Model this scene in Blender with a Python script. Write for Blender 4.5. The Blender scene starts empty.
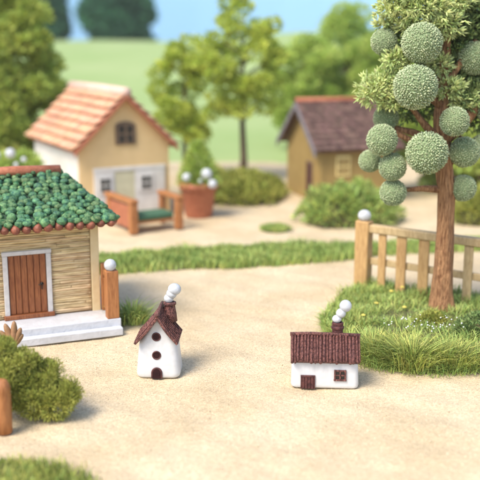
import bpy, math, random
from mathutils import Vector, Matrix, noise
R = math.radians
random.seed(7)
scn = bpy.context.scene
COL = scn.collection

# ------------------------------------------------------------------ camera
PITCH = R(12.4); FPX = 900.0; H = 10.0
cd = bpy.data.cameras.new('camera')
cam = bpy.data.objects.new('camera', cd); COL.objects.link(cam)
cam.location = (0, 0, H); cam.rotation_euler = (math.pi/2-PITCH, 0, 0)
cd.sensor_width = 36; cd.lens = 36*FPX/480.0
cd.clip_start = 0.5; cd.clip_end = 3000
cd.dof.use_dof = True; cd.dof.focus_distance = 28.3
cd.dof.aperture_fstop = cd.lens/1000/0.40
scn.camera = cam

# ------------------------------------------------------------------ light
w = bpy.data.worlds.new("World"); scn.world = w; w.use_nodes = True
nt = w.node_tree; bg = nt.nodes['Background']
sky = nt.nodes.new('ShaderNodeTexSky'); sky.sky_type = 'NISHITA'; sky.sun_disc = False
SUN_EL, SUN_AZ = R(53), R(-136)      # azimuth measured from +Y (view direction), negative = left
sky.sun_elevation = SUN_EL; sky.sun_rotation = SUN_AZ
sky.air_density = 1.0; sky.dust_density = 2.0
nt.links.new(sky.outputs[0], bg.inputs[0]); bg.inputs[1].default_value = 0.15
sd = bpy.data.lights.new('sun', 'SUN'); sd.energy = 2.4; sd.angle = R(26); sd.color = (1, .93, .82)
sun = bpy.data.objects.new('sun', sd); COL.objects.link(sun)
sdir = Vector((math.sin(SUN_AZ)*math.cos(SUN_EL), math.cos(SUN_AZ)*math.cos(SUN_EL), math.sin(SUN_EL)))
sun.rotation_euler = sdir.to_track_quat('Z', 'Y').to_euler(); sun.location = (-40, -20, 60)
scn.view_settings.view_transform = 'Standard'; scn.view_settings.look = 'None'
scn.view_settings.exposure = 0.80; scn.view_settings.gamma = 1
scn.cycles.max_bounces = 8; scn.cycles.transparent_max_bounces = 4

# ------------------------------------------------------------------ placing helpers
SP, CP = math.sin(PITCH), math.cos(PITCH)
def ray(px, py):
    x = (px-240)/FPX; y = (240-py)/FPX
    return Vector((x, CP+y*SP, -SP+y*CP))
def G(px, py, z=0.0):
    d = ray(px, py); return Vector((0, 0, H)) + d*((z-H)/d.z)
def P(px, py, Y):
    d = ray(px, py); return Vector((0, 0, H)) + d*(Y/d.y)

# ------------------------------------------------------------------ mesh builder
class MB:
    def __init__(s): s.v = []; s.f = []; s.m = []; s.mi = 0
    def add(s, vs, fs, M=None):
        n = len(s.v)
        if M is not None: vs = [M @ Vector(v) for v in vs]
        s.v.extend([tuple(v) for v in vs]); s.f.extend([tuple(i+n for i in f) for f in fs]); s.m.extend([s.mi]*len(fs))
        return s
    def box(s, x0, x1, y0, y1, z0, z1, M=None):
        return s.add([(x0,y0,z0),(x1,y0,z0),(x1,y1,z0),(x0,y1,z0),(x0,y0,z1),(x1,y0,z1),(x1,y1,z1),(x0,y1,z1)],
              [(0,3,2,1),(4,5,6,7),(0,1,5,4),(1,2,6,5),(2,3,7,6),(3,0,4,7)], M)
    def loft(s, rings, caps=True, closed=True, M=None):
        n = len(rings[0]); vs = [p for r in rings for p in r]; fs = []
        for i in range(len(rings)-1):
            for j in range(n if closed else n-1):
                k = (j+1) % n
                fs.append((i*n+j, i*n+k, (i+1)*n+k, (i+1)*n+j))
        if caps:
            fs.append(tuple(range(n))[::-1]); fs.append(tuple((len(rings)-1)*n+j for j in range(n)))
        return s.add(vs, fs, M)
    def lathe(s, prof, n=20, c=(0,0,0), M=None):
        rings = [[(c[0]+r*math.cos(2*math.pi*j/n), c[1]+r*math.sin(2*math.pi*j/n), c[2]+z) for j in range(n)] for r, z in prof]
        return s.loft(rings, M=M)
    def tube(s, pts, rad, n=10, wob=0.0):
        pts = [Vector(p) for p in pts]; rings = []
        for i, p in enumerate(pts):
            t = (pts[min(i+1, len(pts)-1)]-pts[max(i-1, 0)]).normalized()
            a = t.orthogonal() if i == 0 else (pa - t*pa.dot(t))
            a.normalize(); pa = a; b = t.cross(a)
            r = rad[i] if isinstance(rad, (list, tuple)) else rad
            ring = []
            for j in range(n):
                q = 2*math.pi*j/n; rr = r*(1+wob*math.sin(q*5+i*.35)+wob*.6*math.sin(q*9-i*.5))
                ring.append(p+a*(math.cos(q)*rr)+b*(math.sin(q)*rr))
            rings.append(ring)
        return s.loft(rings)
    def ball(s, c, r, n=14, m=9, sc=(1,1,1), M=None, jit=0):
        c = Vector(c); vs = [c+Vector((0,0,-r*sc[2]))]; fs = []
        for i in range(1, m):
            t = math.pi*i/m
            for j in range(n):
                q = 2*math.pi*j/n; k = 1+random.uniform(-jit, jit)
                vs.append(c+Vector((math.sin(t)*math.cos(q)*r*sc[0]*k, math.sin(t)*math.sin(q)*r*sc[1]*k, -math.cos(t)*r*sc[2]*k)))
        vs.append(c+Vector((0,0,r*sc[2]))); top = len(vs)-1
        for j in range(n):
            k = (j+1) % n
            fs.append((0, 1+k, 1+j)); fs.append((top, 1+(m-2)*n+j, 1+(m-2)*n+k))
            for i in range(m-2):
                fs.append((1+i*n+j, 1+i*n+k, 1+(i+1)*n+k, 1+(i+1)*n+j))
        return s.add(vs, fs, M)
    def prism(s, poly, y0, y1, M=None):      # poly in x,z (counter-clockwise seen from -y), extruded along y
        n = len(poly); vs = [(x, y0, z) for x, z in poly]+[(x, y1, z) for x, z in poly]
        fs = [tuple(range(n)), tuple(range(n, 2*n))[::-1]]
        for j in range(n):
            k = (j+1) % n; fs.append((j, n+j, n+k, k))
        return s.add(vs, fs, M)
    def slab(s, quad, t):                    # 4 points of the upper face, thickness t along the normal downwards
        q = [Vector(p) for p in quad]; nrm = (q[1]-q[0]).cross(q[2]-q[1]).normalized()
        b = [p-nrm*t for p in q]
        return s.add(q+b, [(0,1,2,3),(7,6,5,4),(0,4,5,1),(1,5,6,2),(2,6,7,3),(3,7,4,0)])
    def build(s, name, mats, parent=None, smooth=False, bevel=0, seg=2, sub=0, loc=None, rot=None, angle=None):
        me = bpy.data.meshes.new(name); me.from_pydata(s.v, [], s.f)
        mats = mats if isinstance(mats, (list, tuple)) else [mats]
        for m in mats: me.materials.append(m)
        if any(s.m): me.polygons.foreach_set('material_index', s.m)
        if smooth: me.polygons.foreach_set('use_smooth', [True]*len(s.f))
        me.update()
        o = bpy.data.objects.new(name, me); COL.objects.link(o)
        if parent: o.parent = parent
        if loc is not None: o.location = loc
        if rot is not None: o.rotation_euler = rot
        if bevel:
            b = o.modifiers.new('bevel', 'BEVEL'); b.width = bevel; b.segments = seg; b.limit_method = 'ANGLE'; b.angle_limit = R(35)
            me.polygons.foreach_set('use_smooth', [True]*len(s.f))
            try:
                me.set_sharp_from_angle(angle=R(50))
            except Exception: pass
        if sub:
            b = o.modifiers.new('sub', 'SUBSURF'); b.levels = sub; b.render_levels = sub
        return o

def tag(o, label=None, cat=None, group=None, kind=None):
    if label: o['label'] = label
    if cat: o['category'] = cat
    if group: o['group'] = group
    if kind: o['kind'] = kind
    return o
def thing(name, label, cat, loc=(0,0,0), rz=0, group=None):
    o = bpy.data.objects.new(name, None); COL.objects.link(o); o.empty_display_size = .3
    o.location = loc; o.rotation_euler = (0, 0, rz)
    return tag(o, label, cat, group)
def frame(t):      # world -> local of a thing
    return (Matrix.Translation(t.location) @ Matrix.Rotation(t.rotation_euler.z, 4, 'Z')).inverted()

# ------------------------------------------------------------------ materials
def mat(name, c1, c2=None, scale=4.0, rough=.7, bump=0.0, bscale=None, island=0.0, detail=6, stretch=None,
        trans=0.0, spec=.4, c3=None, r0=.35, r1=.65, hue=0.0, wave=None, bdist=.05):
    m = bpy.data.materials.new(name); m.use_nodes = True; t = m.node_tree; N = t.nodes; L = t.links
    p = N['Principled BSDF']; p.inputs['Roughness'].default_value = rough
    p.inputs['Specular IOR Level'].default_value = spec
    c2 = c2 or tuple(x*.8 for x in c1)
    tc = N.new('ShaderNodeTexCoord'); mp = N.new('ShaderNodeMapping'); L.new(tc.outputs['Object'], mp.inputs[0])
    if stretch: mp.inputs['Scale'].default_value = stretch
    nz = N.new('ShaderNodeTexNoise'); nz.inputs['Scale'].default_value = scale; nz.inputs['Detail'].default_value = detail
    nz.inputs['Roughness'].default_value = .62
    L.new(mp.outputs[0], nz.inputs['Vector'])
    cr = N.new('ShaderNodeValToRGB'); L.new(nz.outputs['Fac'], cr.inputs[0])
    cr.color_ramp.elements[0].position = r0; cr.color_ramp.elements[0].color = (*c2, 1)
    cr.color_ramp.elements[1].position = r1; cr.color_ramp.elements[1].color = (*c1, 1)
    if c3:
        e = cr.color_ramp.elements.new((r0+r1)/2); e.color = (*c3, 1)
    col = cr.outputs[0]
    if island or hue:
        g = N.new('ShaderNodeNewGeometry'); hs = N.new('ShaderNodeHueSaturation')
        mr = N.new('ShaderNodeMapRange'); mr.inputs[3].default_value = 1-island; mr.inputs[4].default_value = 1+island
        L.new(g.outputs['Random Per Island'], mr.inputs[0]); L.new(mr.outputs[0], hs.inputs['Value'])
        if hue:
            m7 = N.new('ShaderNodeMath'); m7.operation = 'MULTIPLY'; m7.inputs[1].default_value = 7.31
            fr = N.new('ShaderNodeMath'); fr.operation = 'FRACT'
            m2 = N.new('ShaderNodeMapRange'); m2.inputs[3].default_value = .5-hue; m2.inputs[4].default_value = .5+hue
            L.new(g.outputs['Random Per Island'], m7.inputs[0]); L.new(m7.outputs[0], fr.inputs[0])
            L.new(fr.outputs[0], m2.inputs[0]); L.new(m2.outputs[0], hs.inputs['Hue'])
        L.new(col, hs.inputs['Color']); col = hs.outputs[0]
    L.new(col, p.inputs['Base Color'])
    if bump:
        b = N.new('ShaderNodeBump'); b.inputs['Strength'].default_value = bump; b.inputs['Distance'].default_value = bdist
        n2 = N.new('ShaderNodeTexNoise'); n2.inputs['Scale'].default_value = bscale or scale*3; n2.inputs['Detail'].default_value = 5
        L.new(mp.outputs[0], n2.inputs['Vector']); L.new(n2.outputs['Fac'], b.inputs['Height']); L.new(b.outputs[0], p.inputs['Normal'])
    if trans:
        out = N['Material Output']; tr = N.new('ShaderNodeBsdfTranslucent'); mx = N.new('ShaderNodeMixShader')
        mx.inputs[0].default_value = trans; L.new(col, tr.inputs[0])
        L.new(p.outputs[0], mx.inputs[1]); L.new(tr.outputs[0], mx.inputs[2]); L.new(mx.outputs[0], out.inputs[0])
    return m

def sand_mat(name, ca, cb, cc):
    m = bpy.data.materials.new(name); m.use_nodes = True; t = m.node_tree; N = t.nodes; L = t.links
    p = N['Principled BSDF']; p.inputs['Roughness'].default_value = .9; p.inputs['Specular IOR Level'].default_value = .2
    tc = N.new('ShaderNodeTexCoord')
    def noise(s, d=5):
        n = N.new('ShaderNodeTexNoise'); n.inputs['Scale'].default_value = s; n.inputs['Detail'].default_value = d
        L.new(tc.outputs['Object'], n.inputs['Vector']); return n.outputs['Fac']
    def ramp(f, a, b, p0, p1):
        r = N.new('ShaderNodeValToRGB'); L.new(f, r.inputs[0]); r.color_ramp.elements[0].position = p0; r.color_ramp.elements[1].position = p1
        r.color_ramp.elements[0].color = (*a, 1); r.color_ramp.elements[1].color = (*b, 1); return r.outputs[0]
    big = ramp(noise(.35, 6), ca, cb, .35, .65)
    fine = ramp(noise(22, 3), (.85,.82,.78), (1,1,1), .36, .60)
    mx = N.new('ShaderNodeMix'); mx.data_type = 'RGBA'; mx.blend_type = 'MULTIPLY'; mx.inputs[0].default_value = 1
    L.new(big, mx.inputs[6]); L.new(fine, mx.inputs[7])
    vo = N.new('ShaderNodeTexVoronoi'); vo.inputs['Scale'].default_value = 20; L.new(tc.outputs['Object'], vo.inputs['Vector'])
    hs = N.new('ShaderNodeHueSaturation'); mr = N.new('ShaderNodeMapRange'); mr.inputs[3].default_value = .86; mr.inputs[4].default_value = 1.12
    sp = N.new('ShaderNodeSeparateColor'); L.new(vo.outputs['Color'], sp.inputs[0]); L.new(sp.outputs[0], mr.inputs[0])
    L.new(mr.outputs[0], hs.inputs['Value']); L.new(mx.outputs[2], hs.inputs['Color']); L.new(hs.outputs[0], p.inputs['Base Color'])
    b = N.new('ShaderNodeBump'); b.inputs['Strength'].default_value = .45; b.inputs['Distance'].default_value = .05
    ad = N.new('ShaderNodeMath'); ad.operation = 'ADD'; L.new(noise(16, 4), ad.inputs[0])
    m3 = N.new('ShaderNodeMath'); m3.operation = 'MULTIPLY'; m3.inputs[1].default_value = 3.2; L.new(noise(2.2, 5), m3.inputs[0]); L.new(m3.outputs[0], ad.inputs[1])
    L.new(ad.outputs[0], b.inputs['Height']); L.new(b.outputs[0], p.inputs['Normal'])
    return m

SAND = sand_mat('sand', (.585,.465,.295), (.69,.57,.39), None)
GRAIN = mat('sand_grain', (.76,.64,.46), (.60,.47,.31), 3, .8, island=.22, hue=.012)
FIELD = mat('field_grass', (.32,.40,.16), (.26,.36,.12), .06, .9, detail=8)
TURF = mat('turf_soil', (.09,.12,.035), (.13,.10,.05), 2, .9, .5)
SKYM = mat('sky_paint', (.40,.68,.93), (.38,.66,.92), .01, 1, spec=0)
WHITE = mat('white_glaze', (.68,.69,.705), (.61,.615,.62), 4, .42, .15, 9)
MAROON = mat('maroon_clay', (.13,.042,.036), (.045,.014,.016), 9, .5, .5, 26, r0=.38, r1=.66)
MAROONL = mat('maroon_roof', (.25,.10,.08), (.055,.018,.017), 20, .55, .9, 34, stretch=(1,1,.6), r0=.40, r1=.60)
DKRED = mat('dark_red_glaze', (.035,.010,.010), (.018,.005,.006), 8, .65, spec=.2)
FROST = mat('frosted_bead', (.66,.68,.71), (.55,.58,.62), 5, .22, .35, 8, trans=.15)
REED = mat('reed', (.80,.63,.37), (.52,.36,.17), 5, .7, .4, 14, island=.2, hue=.01, stretch=(.35,3,3))
REEDBK = mat('reed_backing_tan', (.30,.19,.08), None, 4, .9)  # dark tan of the backing wall, seen in gaps between reed courses
CREAM = mat('cream_plaster', (.76,.60,.34), (.70,.53,.28), 3, .75, .2, 12)
WOODR = mat('red_brown_wood', (.36,.13,.045), (.19,.055,.018), 4, .45, .4, 9, stretch=(6,6,.7))
WOODO = mat('orange_wood', (.47,.20,.07), (.30,.11,.035), 3, .5, .35, 8, stretch=(3,3,.6))
WOODW = mat('warm_pale_wood', (.58,.37,.16), (.40,.23,.09), 3, .6, .35, 8, stretch=(4,4,.7))
WOODF = mat('weathered_fence_wood', (.60,.45,.24), (.42,.29,.14), 3, .65, .4, 8, stretch=(4,4,.8))
PAINT = mat('offwhite_paint', (.66,.63,.60), (.56,.53,.50), 6, .6, .3, 14)
STEP = mat('pale_step', (.62,.63,.66), (.52,.53,.55), 2, .6, .35, 8)
METAL = mat('dark_bronze', (.05,.04,.03), None, 8, .35); METAL.node_tree.nodes['Principled BSDF'].inputs['Metallic'].default_value = .7
ROOFBASE = mat('dark_green_mortar', (.05,.10,.06), None, 6, .9)
SCALE = mat('green_glazed_pebble', (.15,.29,.115), (.02,.10,.05), 8, .62, .9, 15, island=.28, hue=.045, r0=.38, r1=.62)
TERRA = mat('terracotta', (.46,.17,.09), (.32,.10,.05), 5, .6, .3, 12, island=.12)
CAP = mat('red_clay_bead', (.30,.10,.055), (.16,.05,.03), 6, .5, .6, 14, island=.25)
TILE = mat('salmon_roof_tile', (.72,.43,.28), (.50,.24,.13), 3, .65, .4, 10, island=.16, hue=.01)
TILEP = mat('pale_ridge_plaster', (.74,.56,.47), (.62,.40,.31), 3, .7, .3, 9)
TANW = mat('tan_plaster', (.76,.55,.28), (.71,.51,.25), 1.5, .8, .2, 8)
WHITEW = mat('white_plaster', (.72,.70,.66), (.64,.61,.57), 2, .8, .2, 9)
CREAMD = mat('cream_door', (.66,.62,.42), (.56,.52,.34), 2, .6)
BLACK = mat('dark_pane', (.012,.012,.014), None, 4, .15, spec=.6)
BROWNF = mat('dark_brown_frame', (.20,.135,.085), (.14,.09,.055), 5, .6, .3)
OCHRE = mat('ochre_plaster', (.36,.245,.085), (.30,.20,.065), 1.5, .8, .25, 8)
SHINGLE = mat('plum_shingle', (.20,.12,.095), (.10,.055,.045), 4, .65, .4, 10, island=.3, hue=.012)
FASCIA = mat('grey_fascia', (.22,.20,.21), (.15,.13,.14), 3, .7)
YELLOW = mat('yellow_frame_paint', (.86,.70,.32), (.80,.62,.26), 4, .6)
CUSH = mat('green_cushion', (.07,.16,.09), (.05,.12,.07), 4, .8)
BARK = mat('carved_bark', (.58,.31,.145), (.20,.08,.03), 5, .75, .9, 11, stretch=(3.5,3.5,.45), bdist=.12, r0=.36, r1=.62)
BARKG = mat('grey_bark', (.12,.085,.05), (.07,.05,.03), 3, .8, .5, 8)
FLORET = mat('pale_green_floret', (.50,.56,.34), (.36,.44,.24), 3, .6, island=.32, hue=.02)
BALLC = mat('ball_core_green', (.22,.29,.14), (.16,.22,.10), 10, .8)
SPRIG = mat('bright_sprig', (.78,.84,.40), (.50,.60,.22), 1.6, .5, island=.3, hue=.025, trans=.3)
SPRIGD = mat('deep_sprig', (.34,.43,.15), (.15,.23,.07), 1.6, .5, island=.4, hue=.02, trans=.25)
LEAFY = mat('yellow_green_leaf', (.62,.68,.13), (.42,.52,.09), .7, .6, island=.32, hue=.02, trans=.42)
LEAFM = mat('mid_green_leaf', (.56,.66,.17), (.36,.50,.11), .6, .6, island=.32, hue=.02, trans=.42)
LEAFO = mat('olive_leaf', (.50,.57,.12), (.30,.39,.07), .7, .6, island=.32, hue=.02, trans=.3)
LEAFD = mat('dark_leaf', (.07,.22,.11), (.05,.17,.09), .2, .8, island=.25, trans=.15)
MOSS = mat('moss_leaf', (.48,.49,.11), (.26,.29,.05), 1.2, .7, island=.35, hue=.02, trans=.25)
GRASS = mat('grass_blade', (.60,.62,.17), (.20,.27,.05), 1.1, .5, island=.5, hue=.035, trans=.25)
GRASSD = mat('meadow_blade', (.48,.56,.16), (.27,.38,.09), 1.1, .55, island=.4, hue=.035, trans=.25)
YELF = mat('yellow_petal', (.80,.66,.14), None, 4, .5)
WHITF = mat('white_petal', (.80,.80,.76), None, 4, .5)
SUCC = mat('rosy_succulent', (.36,.19,.10), (.26,.15,.06), 3, .5, .3)
CONIF = mat('conifer_needle', (.16,.28,.08), (.09,.18,.05), 2, .6, island=.3, trans=.2)

# ------------------------------------------------------------------ ground, field, sky
def hgt(x, y):
    return .038*(noise.fractal(Vector((x*.9, y*1.1, 0)), 1, 2, 4)-.1)+.03*math.sin(x*.9+1.3*math.sin(y*.55))*math.sin(y*.8+.7)+.025*math.sin(x*2.3+y*1.1)*math.cos(y*1.9-x*.4)
def sheet(name, xs, ys, zf, m, **kw):
    b = MB(); nx = len(xs)
    b.add([(x, y, zf(x, y)) for y in ys for x in xs],
          [(j*nx+i, j*nx+i+1, (j+1)*nx+i+1, (j+1)*nx+i) for j in range(len(ys)-1) for i in range(nx-1)])
    return b.build(name, m, smooth=True, **kw)
def lin(a, b, n): return [a+(b-a)*i/(n-1) for i in range(n)]
g = sheet('ground', lin(-45, 45, 521), lin(8, 100, 460), lambda x, y: hgt(x, y)-.04, SAND)
tag(g, kind='structure')
def fz(x, y):
    s = max(0, min(1, (y-76)/170.0)); s = s*s*(3-2*s)
    rise = 2.5*math.exp(-((x-24)/26.0)**2)*max(0, min(1, (y-120)/110.0))
    return .06+10.2*s+rise+.25*math.sin(x*.12)*s+(-.35 if y < 77 else 0)
f = sheet('field', lin(-230, 230, 93), [76]+lin(77, 330, 80), fz, FIELD); tag(f, kind='structure')
b = MB(); ring = []
for i in range(41):
    a = R(-52+104*i/40); ring.append((math.sin(a), math.cos(a)))
for i in range(40):
    (s0, c0), (s1, c1) = ring[i], ring[i+1]; r = 420
    b.add([(s0*r, c0*r, -20), (s1*r, c1*r, -20), (s1*r, c1*r, 120), (s0*r, c0*r, 120)], [(3,2,1,0)])
o = b.build('sky', SKYM); tag(o, kind='structure')

# turf under the lawns
def blob(name, poly, z, m, dome=.0):
    b = MB(); c = Vector((sum(p[0] for p in poly)/len(poly), sum(p[1] for p in poly)/len(poly)))
    n = len(poly); K = 6; vs = []
    for k in range(K+1):
        s = 1-k/K
        for p in poly:
            q = c+(Vector((p[0], p[1]))-c)*s; vs.append((q.x, q.y, z+dome*(1-s*s)-(.12 if k == 0 else 0)))
    fs = [(k*n+j, k*n+(j+1) % n, (k+1)*n+(j+1) % n, (k+1)*n+j) for k in range(K) for j in range(n)]
    b.add(vs, fs); o = b.build(name, m, smooth=True); return o
def inside(p, poly):
    x, y = p; c = False
    for i in range(len(poly)):
        x0, y0 = poly[i][:2]; x1, y1 = poly[i-1][:2]
        if (y0 > y) != (y1 > y) and x < (x1-x0)*(y-y0)/(y1-y0)+x0: c = not c
    return c

# sand grains near the miniatures
b = MB()
OCT = [(1,0,0),(-1,0,0),(0,1,0),(0,-1,0),(0,0,1),(0,0,-1)]
OCF = [(0,2,4),(2,1,4),(1,3,4),(3,0,4),(2,0,5),(1,2,5),(3,1,5),(0,3,5)]
for i in range(42000):
    y = 17.5+26*random.random()**1.25; x = random.uniform(-.31, .31)*y
    s = random.uniform(.009, .021)*(1.9 if random.random() < .015 else 1)
    q = random.uniform(0, 6.28); c, sn = math.cos(q), math.sin(q); z = hgt(x, y)-.04+s*.25
    sx, sy, sz = s*random.uniform(.7, 1.3), s*random.uniform(.7, 1.3), s*.8
    b.add([(x+(v[0]*c-v[1]*sn)*sx, y+(v[0]*sn+v[1]*c)*sy, z+v[2]*sz) for v in OCT], OCF)
o = b.build('sand_grains', GRAIN, smooth=True); tag(o, 'loose pale grains of sand scattered over the ground', 'sand', kind='stuff')

# ------------------------------------------------------------------ vegetation helpers
def blades(b, n, posf, hmin, hmax, wd=.03, lean=.5, seg=3, outward=None, droop=0):
    for i in range(n):
        p, sc = posf(); h = random.uniform(hmin, hmax)*sc
        if outward is not None:
            d = Vector((p[0]-outward[0], p[1]-outward[1], 0)); d = d.normalized() if d.length > 1e-4 else Vector((1,0,0))
            a = math.atan2(d.y, d.x)+random.uniform(-.8, .8)
        else: a = random.uniform(0, 6.28)
        L = random.uniform(.1, lean)*h*(1 if random.random() < .8 else .4); dx, dy = math.cos(a), math.sin(a)
        wa = a+math.pi/2+random.uniform(-.9, .9); wx, wy = math.cos(wa)*wd*.5, math.sin(wa)*wd*.5
        vs = []
        for k in range(seg):
            t = k/seg; ww = 1-t*.55
            zz = h*(t*(1+.45*droop)-(.18*lean+.6*droop)*t*t); q = L*(t*t*(1-droop)+t*droop)
            vs += [(p[0]+dx*q-wx*ww, p[1]+dy*q-wy*ww, p[2]+zz), (p[0]+dx*q+wx*ww, p[1]+dy*q+wy*ww, p[2]+zz)]
        vs.append((p[0]+dx*L, p[1]+dy*L, p[2]+h*(1-.18*lean-.15*droop)))
        fs = [(2*k, 2*k+1, 2*k+3, 2*k+2) for k in range(seg-1)]+[(2*seg-2, 2*seg-1, 2*seg)]
        b.add(vs, fs)
def rvec():
    while True:
        v = Vector((random.uniform(-1,1), random.uniform(-1,1), random.uniform(-1,1)))
        if .01 < v.length < 1: return v.normalized()
def leaf(b, p, d, L, W):
    s = d.cross(rvec())
    if s.length < .05: s = d.orthogonal()
    s = s.normalized()*W*.5; u = s.cross(d).normalized()*W*.25
    b.add([p, p+d*L*.5+s+u, p+d*L, p+d*L*.5-s+u], [(0,1,2),(0,2,3)])
def clump(b, c, r, n, L, W, sc=(1,1,1), up=.25):
    for i in range(n):
        v = rvec(); k = random.uniform(.55, 1.0)
        p = Vector(c)+Vector((v.x*r*k*sc[0], v.y*r*k*sc[1], v.z*r*k*sc[2]))
        leaf(b, p, (v+rvec()*.7+Vector((0,0,up))).normalized(), L*random.uniform(.7,1.3), W*random.uniform(.7,1.3))
def sprig(b, p, d, L, W):     # thick pointed succulent-like leaf
    s = d.orthogonal().normalized(); t = d.cross(s)
    m = p+d*L*.55
    b.add([p, m+s*W*.5, m+t*W*.5, m-s*W*.5, m-t*W*.5, p+d*L],
          [(0,2,1),(0,3,2),(0,4,3),(0,1,4),(1,2,5),(2,3,5),(3,4,5),(4,1,5)])
def tree(name, label, base, trunk_h, r_tr, crown_c, crown_r, nclump, nleaf, m, bm, L=.35, W=.2, group=None, cl=.33, cat='tree', seed=1):
    random.seed(seed)
    t = thing(name, label, cat, base, 0, group)
    tb = MB(); top = Vector(crown_c)+Vector((0,0,crown_r[2]*.6))
    pts = [Vector((0,0,-.2)), Vector((.05,0,trunk_h*.4)), Vector((-.05,.05,trunk_h)), top*.6+Vector((0,0,trunk_h*.4)), top]
    pts = sorted(pts, key=lambda p: p.z)
    tb.tube(pts, [r_tr*1.35, r_tr, r_tr*.8, r_tr*.45, r_tr*.12], 9, .06)
    cents = []
    for i in range(nclump):
        v = rvec(); k = random.uniform(.35, 1)**.6
        c = Vector(crown_c)+Vector((v.x*crown_r[0]*k, v.y*crown_r[1]*k, v.z*crown_r[2]*k)); cents.append(c)
        if i % 3 == 0:
            z0 = max(trunk_h*.8, min(c.z-1.0, top.z)); st = Vector((0,0,z0))
            tb.tube([st, (st+c)/2+Vector((0,0,.2)), c], [r_tr*.3, r_tr*.2, r_tr*.07], 6)
    tb.build('trunk', bm, t, smooth=True)
    b = MB(); rr = min(crown_r)*cl
    for c in cents: clump(b, c, rr*random.uniform(.6, 1.25), nleaf, L, W, (1.1,1.1,.75))
    b.build('crown', m, t)
    random.seed(seed+500)
    return t

# backdrop trees ------------------------------------------------------
def at(px, py): return G(px, py)
q = Vector((-19.2+2.6, 66, 0))
tree('leafy_tree', 'big olive green tree filling the upper left corner behind the tan house', q, 2.0, .5, (-.2,0,7.4), (3.3,3.3,6.8), 95, 260, LEAFO, BARKG, .42, .24, 'trees around the village', seed=11)
q = G(243, 181); tree('leafy_tree', 'tall slender trunked yellow green tree between the two background houses', q, 4.3, .27, (0,0,9.0), (3.2,2.6,4.3), 44, 170, LEAFY, BARKG, .36, .22, 'trees around the village', cl=.27, seed=21)
q = Vector((-4.15, 68, 0)); tree('leafy_tree', 'smaller yellow green tree right behind the tan house gable and potted plant', q, 1.6, .25, (0,0,6.0), (2.5,2.0,4.3), 36, 200, LEAFY, BARKG, .36, .22, 'trees around the village', cl=.34, seed=31)
for (px, Y, rx, hz, top, lab, sd_) in ((305, 84, 3.0, 5.2, 11.0, 'round green tree behind the left end of the plum roofed house', 41),
        (345, 88, 4.0, 6.4, 13.2, 'tallest green tree behind the middle of the plum roofed house', 42),
        (388, 82, 3.6, 5.4, 11.5, 'green tree behind the hanging leaf balls, right of the plum roofed house', 43)):
    x = (px-240)/FPX*(Y*CP+H*SP)
    tree('leafy_tree', lab, (x, Y, 0), 1.5, .4, (0,0,top-hz), (rx,rx,hz), 70, 240, LEAFM, BARKG, .45, .28, 'trees around the village', cl=.32, seed=sd_)
for (px, Y, rx, top, lab, sd_) in ((432, 62, 2.6, 8.0, 'green tree far behind the fence and the ball tree trunk', 44), (482, 58, 3.0, 11.5, 'green tree behind the fence at the right edge', 45)):
    x = (px-240)/FPX*(Y*CP+H*SP)
    tree('leafy_tree', lab, (x, Y, 0), 1.5, .4, (0,0,top*.56), (rx,rx,top*.44), 60, 240, LEAFM, BARKG, .4, .25, 'trees around the village', cl=.34, seed=sd_)
for (px, rx, hz, lab, sd_) in ((120, 8.3, 9, 'broad dark green tree on the horizon above the tan house ridge', 51), (50, 4.6, 10, 'dark green tree on the horizon beside the big olive tree', 52)):
    Y = 262; x = (px-240)/FPX*(Y*CP+H*SP)
    tree('distant_tree', lab, (x, Y, fz(x, Y)-.5), 1.0, 1.0, (0,0,hz*.75), (rx,rx*.8,hz), 85, 300, LEAFD, BARKG, 2.2, 1.5, 'dark trees on the horizon', cl=.4, seed=sd_)

# shrubs and lawns -----------------------------------------------------
def mound(name, label, cat, c, rx, ry, h, n, m, L=.22, W=.1, group=None, lumps=0):
    t = thing(name, label, cat, c, 0, group); b = MB()
    def z(x, y): return h*max(0, 1-(x/rx)**2-(y/ry)**2)**.5*(1+.2*math.sin(x*2.7+c[0])*math.cos(y*2.3+c[1])+.1*math.sin(x*6+y*5))
    core = MB(); rings = []
    for k in range(7):
        s = 1-k/6*.98; rings.append([(rx*.93*s*math.cos(a*.3927), ry*.93*s*math.sin(a*.3927), h*.9*max(0, 1-s*s)**.5-.02) for a in range(16)])
    core.loft(rings); core.build('soil_core', TURF, t, smooth=True)
    for i in range(n):
        a = random.uniform(0, 6.28); k = random.random()**.5; x, y = rx*k*math.cos(a), ry*k*math.sin(a)
        e = 1+.09*math.sin(a*5+c[0])+.06*math.sin(a*11)+random.uniform(-.05,.05)
        p = Vector((x*e, y*e, z(x, y)*random.uniform(.8, 1.16)))
        nrm = Vector((x/rx**2, y/ry**2, p.z/h**2+.05)).normalized()
        leaf(b, p, (nrm+rvec()*.8).normalized(), L*random.uniform(.6,1.7), W*random.uniform(.7,1.3))
    b.build('foliage', m, t)
    return t
GS = 'shrubs around the village'
mound('mound_shrub', 'rounded green shrub in front of the plum roofed house, left of the fence post', 'shrub', G(352, 226)+Vector((0,1.2,0)), 2.75, 1.9, 1.75, 5200, GRASSD, .3, .12, GS)
mound('mound_shrub', 'low wide shrub round the foot of the slender trunked tree', 'shrub', G(247, 197)+Vector((0,0,0)), 2.3, 3.4, 1.25, 5200, MOSS, .34, .14, GS)
mound('mound_shrub', 'low shrub behind the terracotta pot', 'shrub', G(212, 196), 1.7, 3.0, 1.35, 3600, MOSS, .34, .14, GS)
mound('mound_shrub', 'dark round shrub behind the fence at the right edge', 'shrub', G(486, 224)+Vector((0,.6,0)), 1.75, 1.3, 1.6, 3000, MOSS, .3, .12, GS)
mound('mound_shrub', 'green shrub behind the right part of the fence, beyond the trunk', 'shrub', G(468, 190), 3.2, 2.2, 2.0, 4200, GRASSD, .34, .14, GS)
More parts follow.
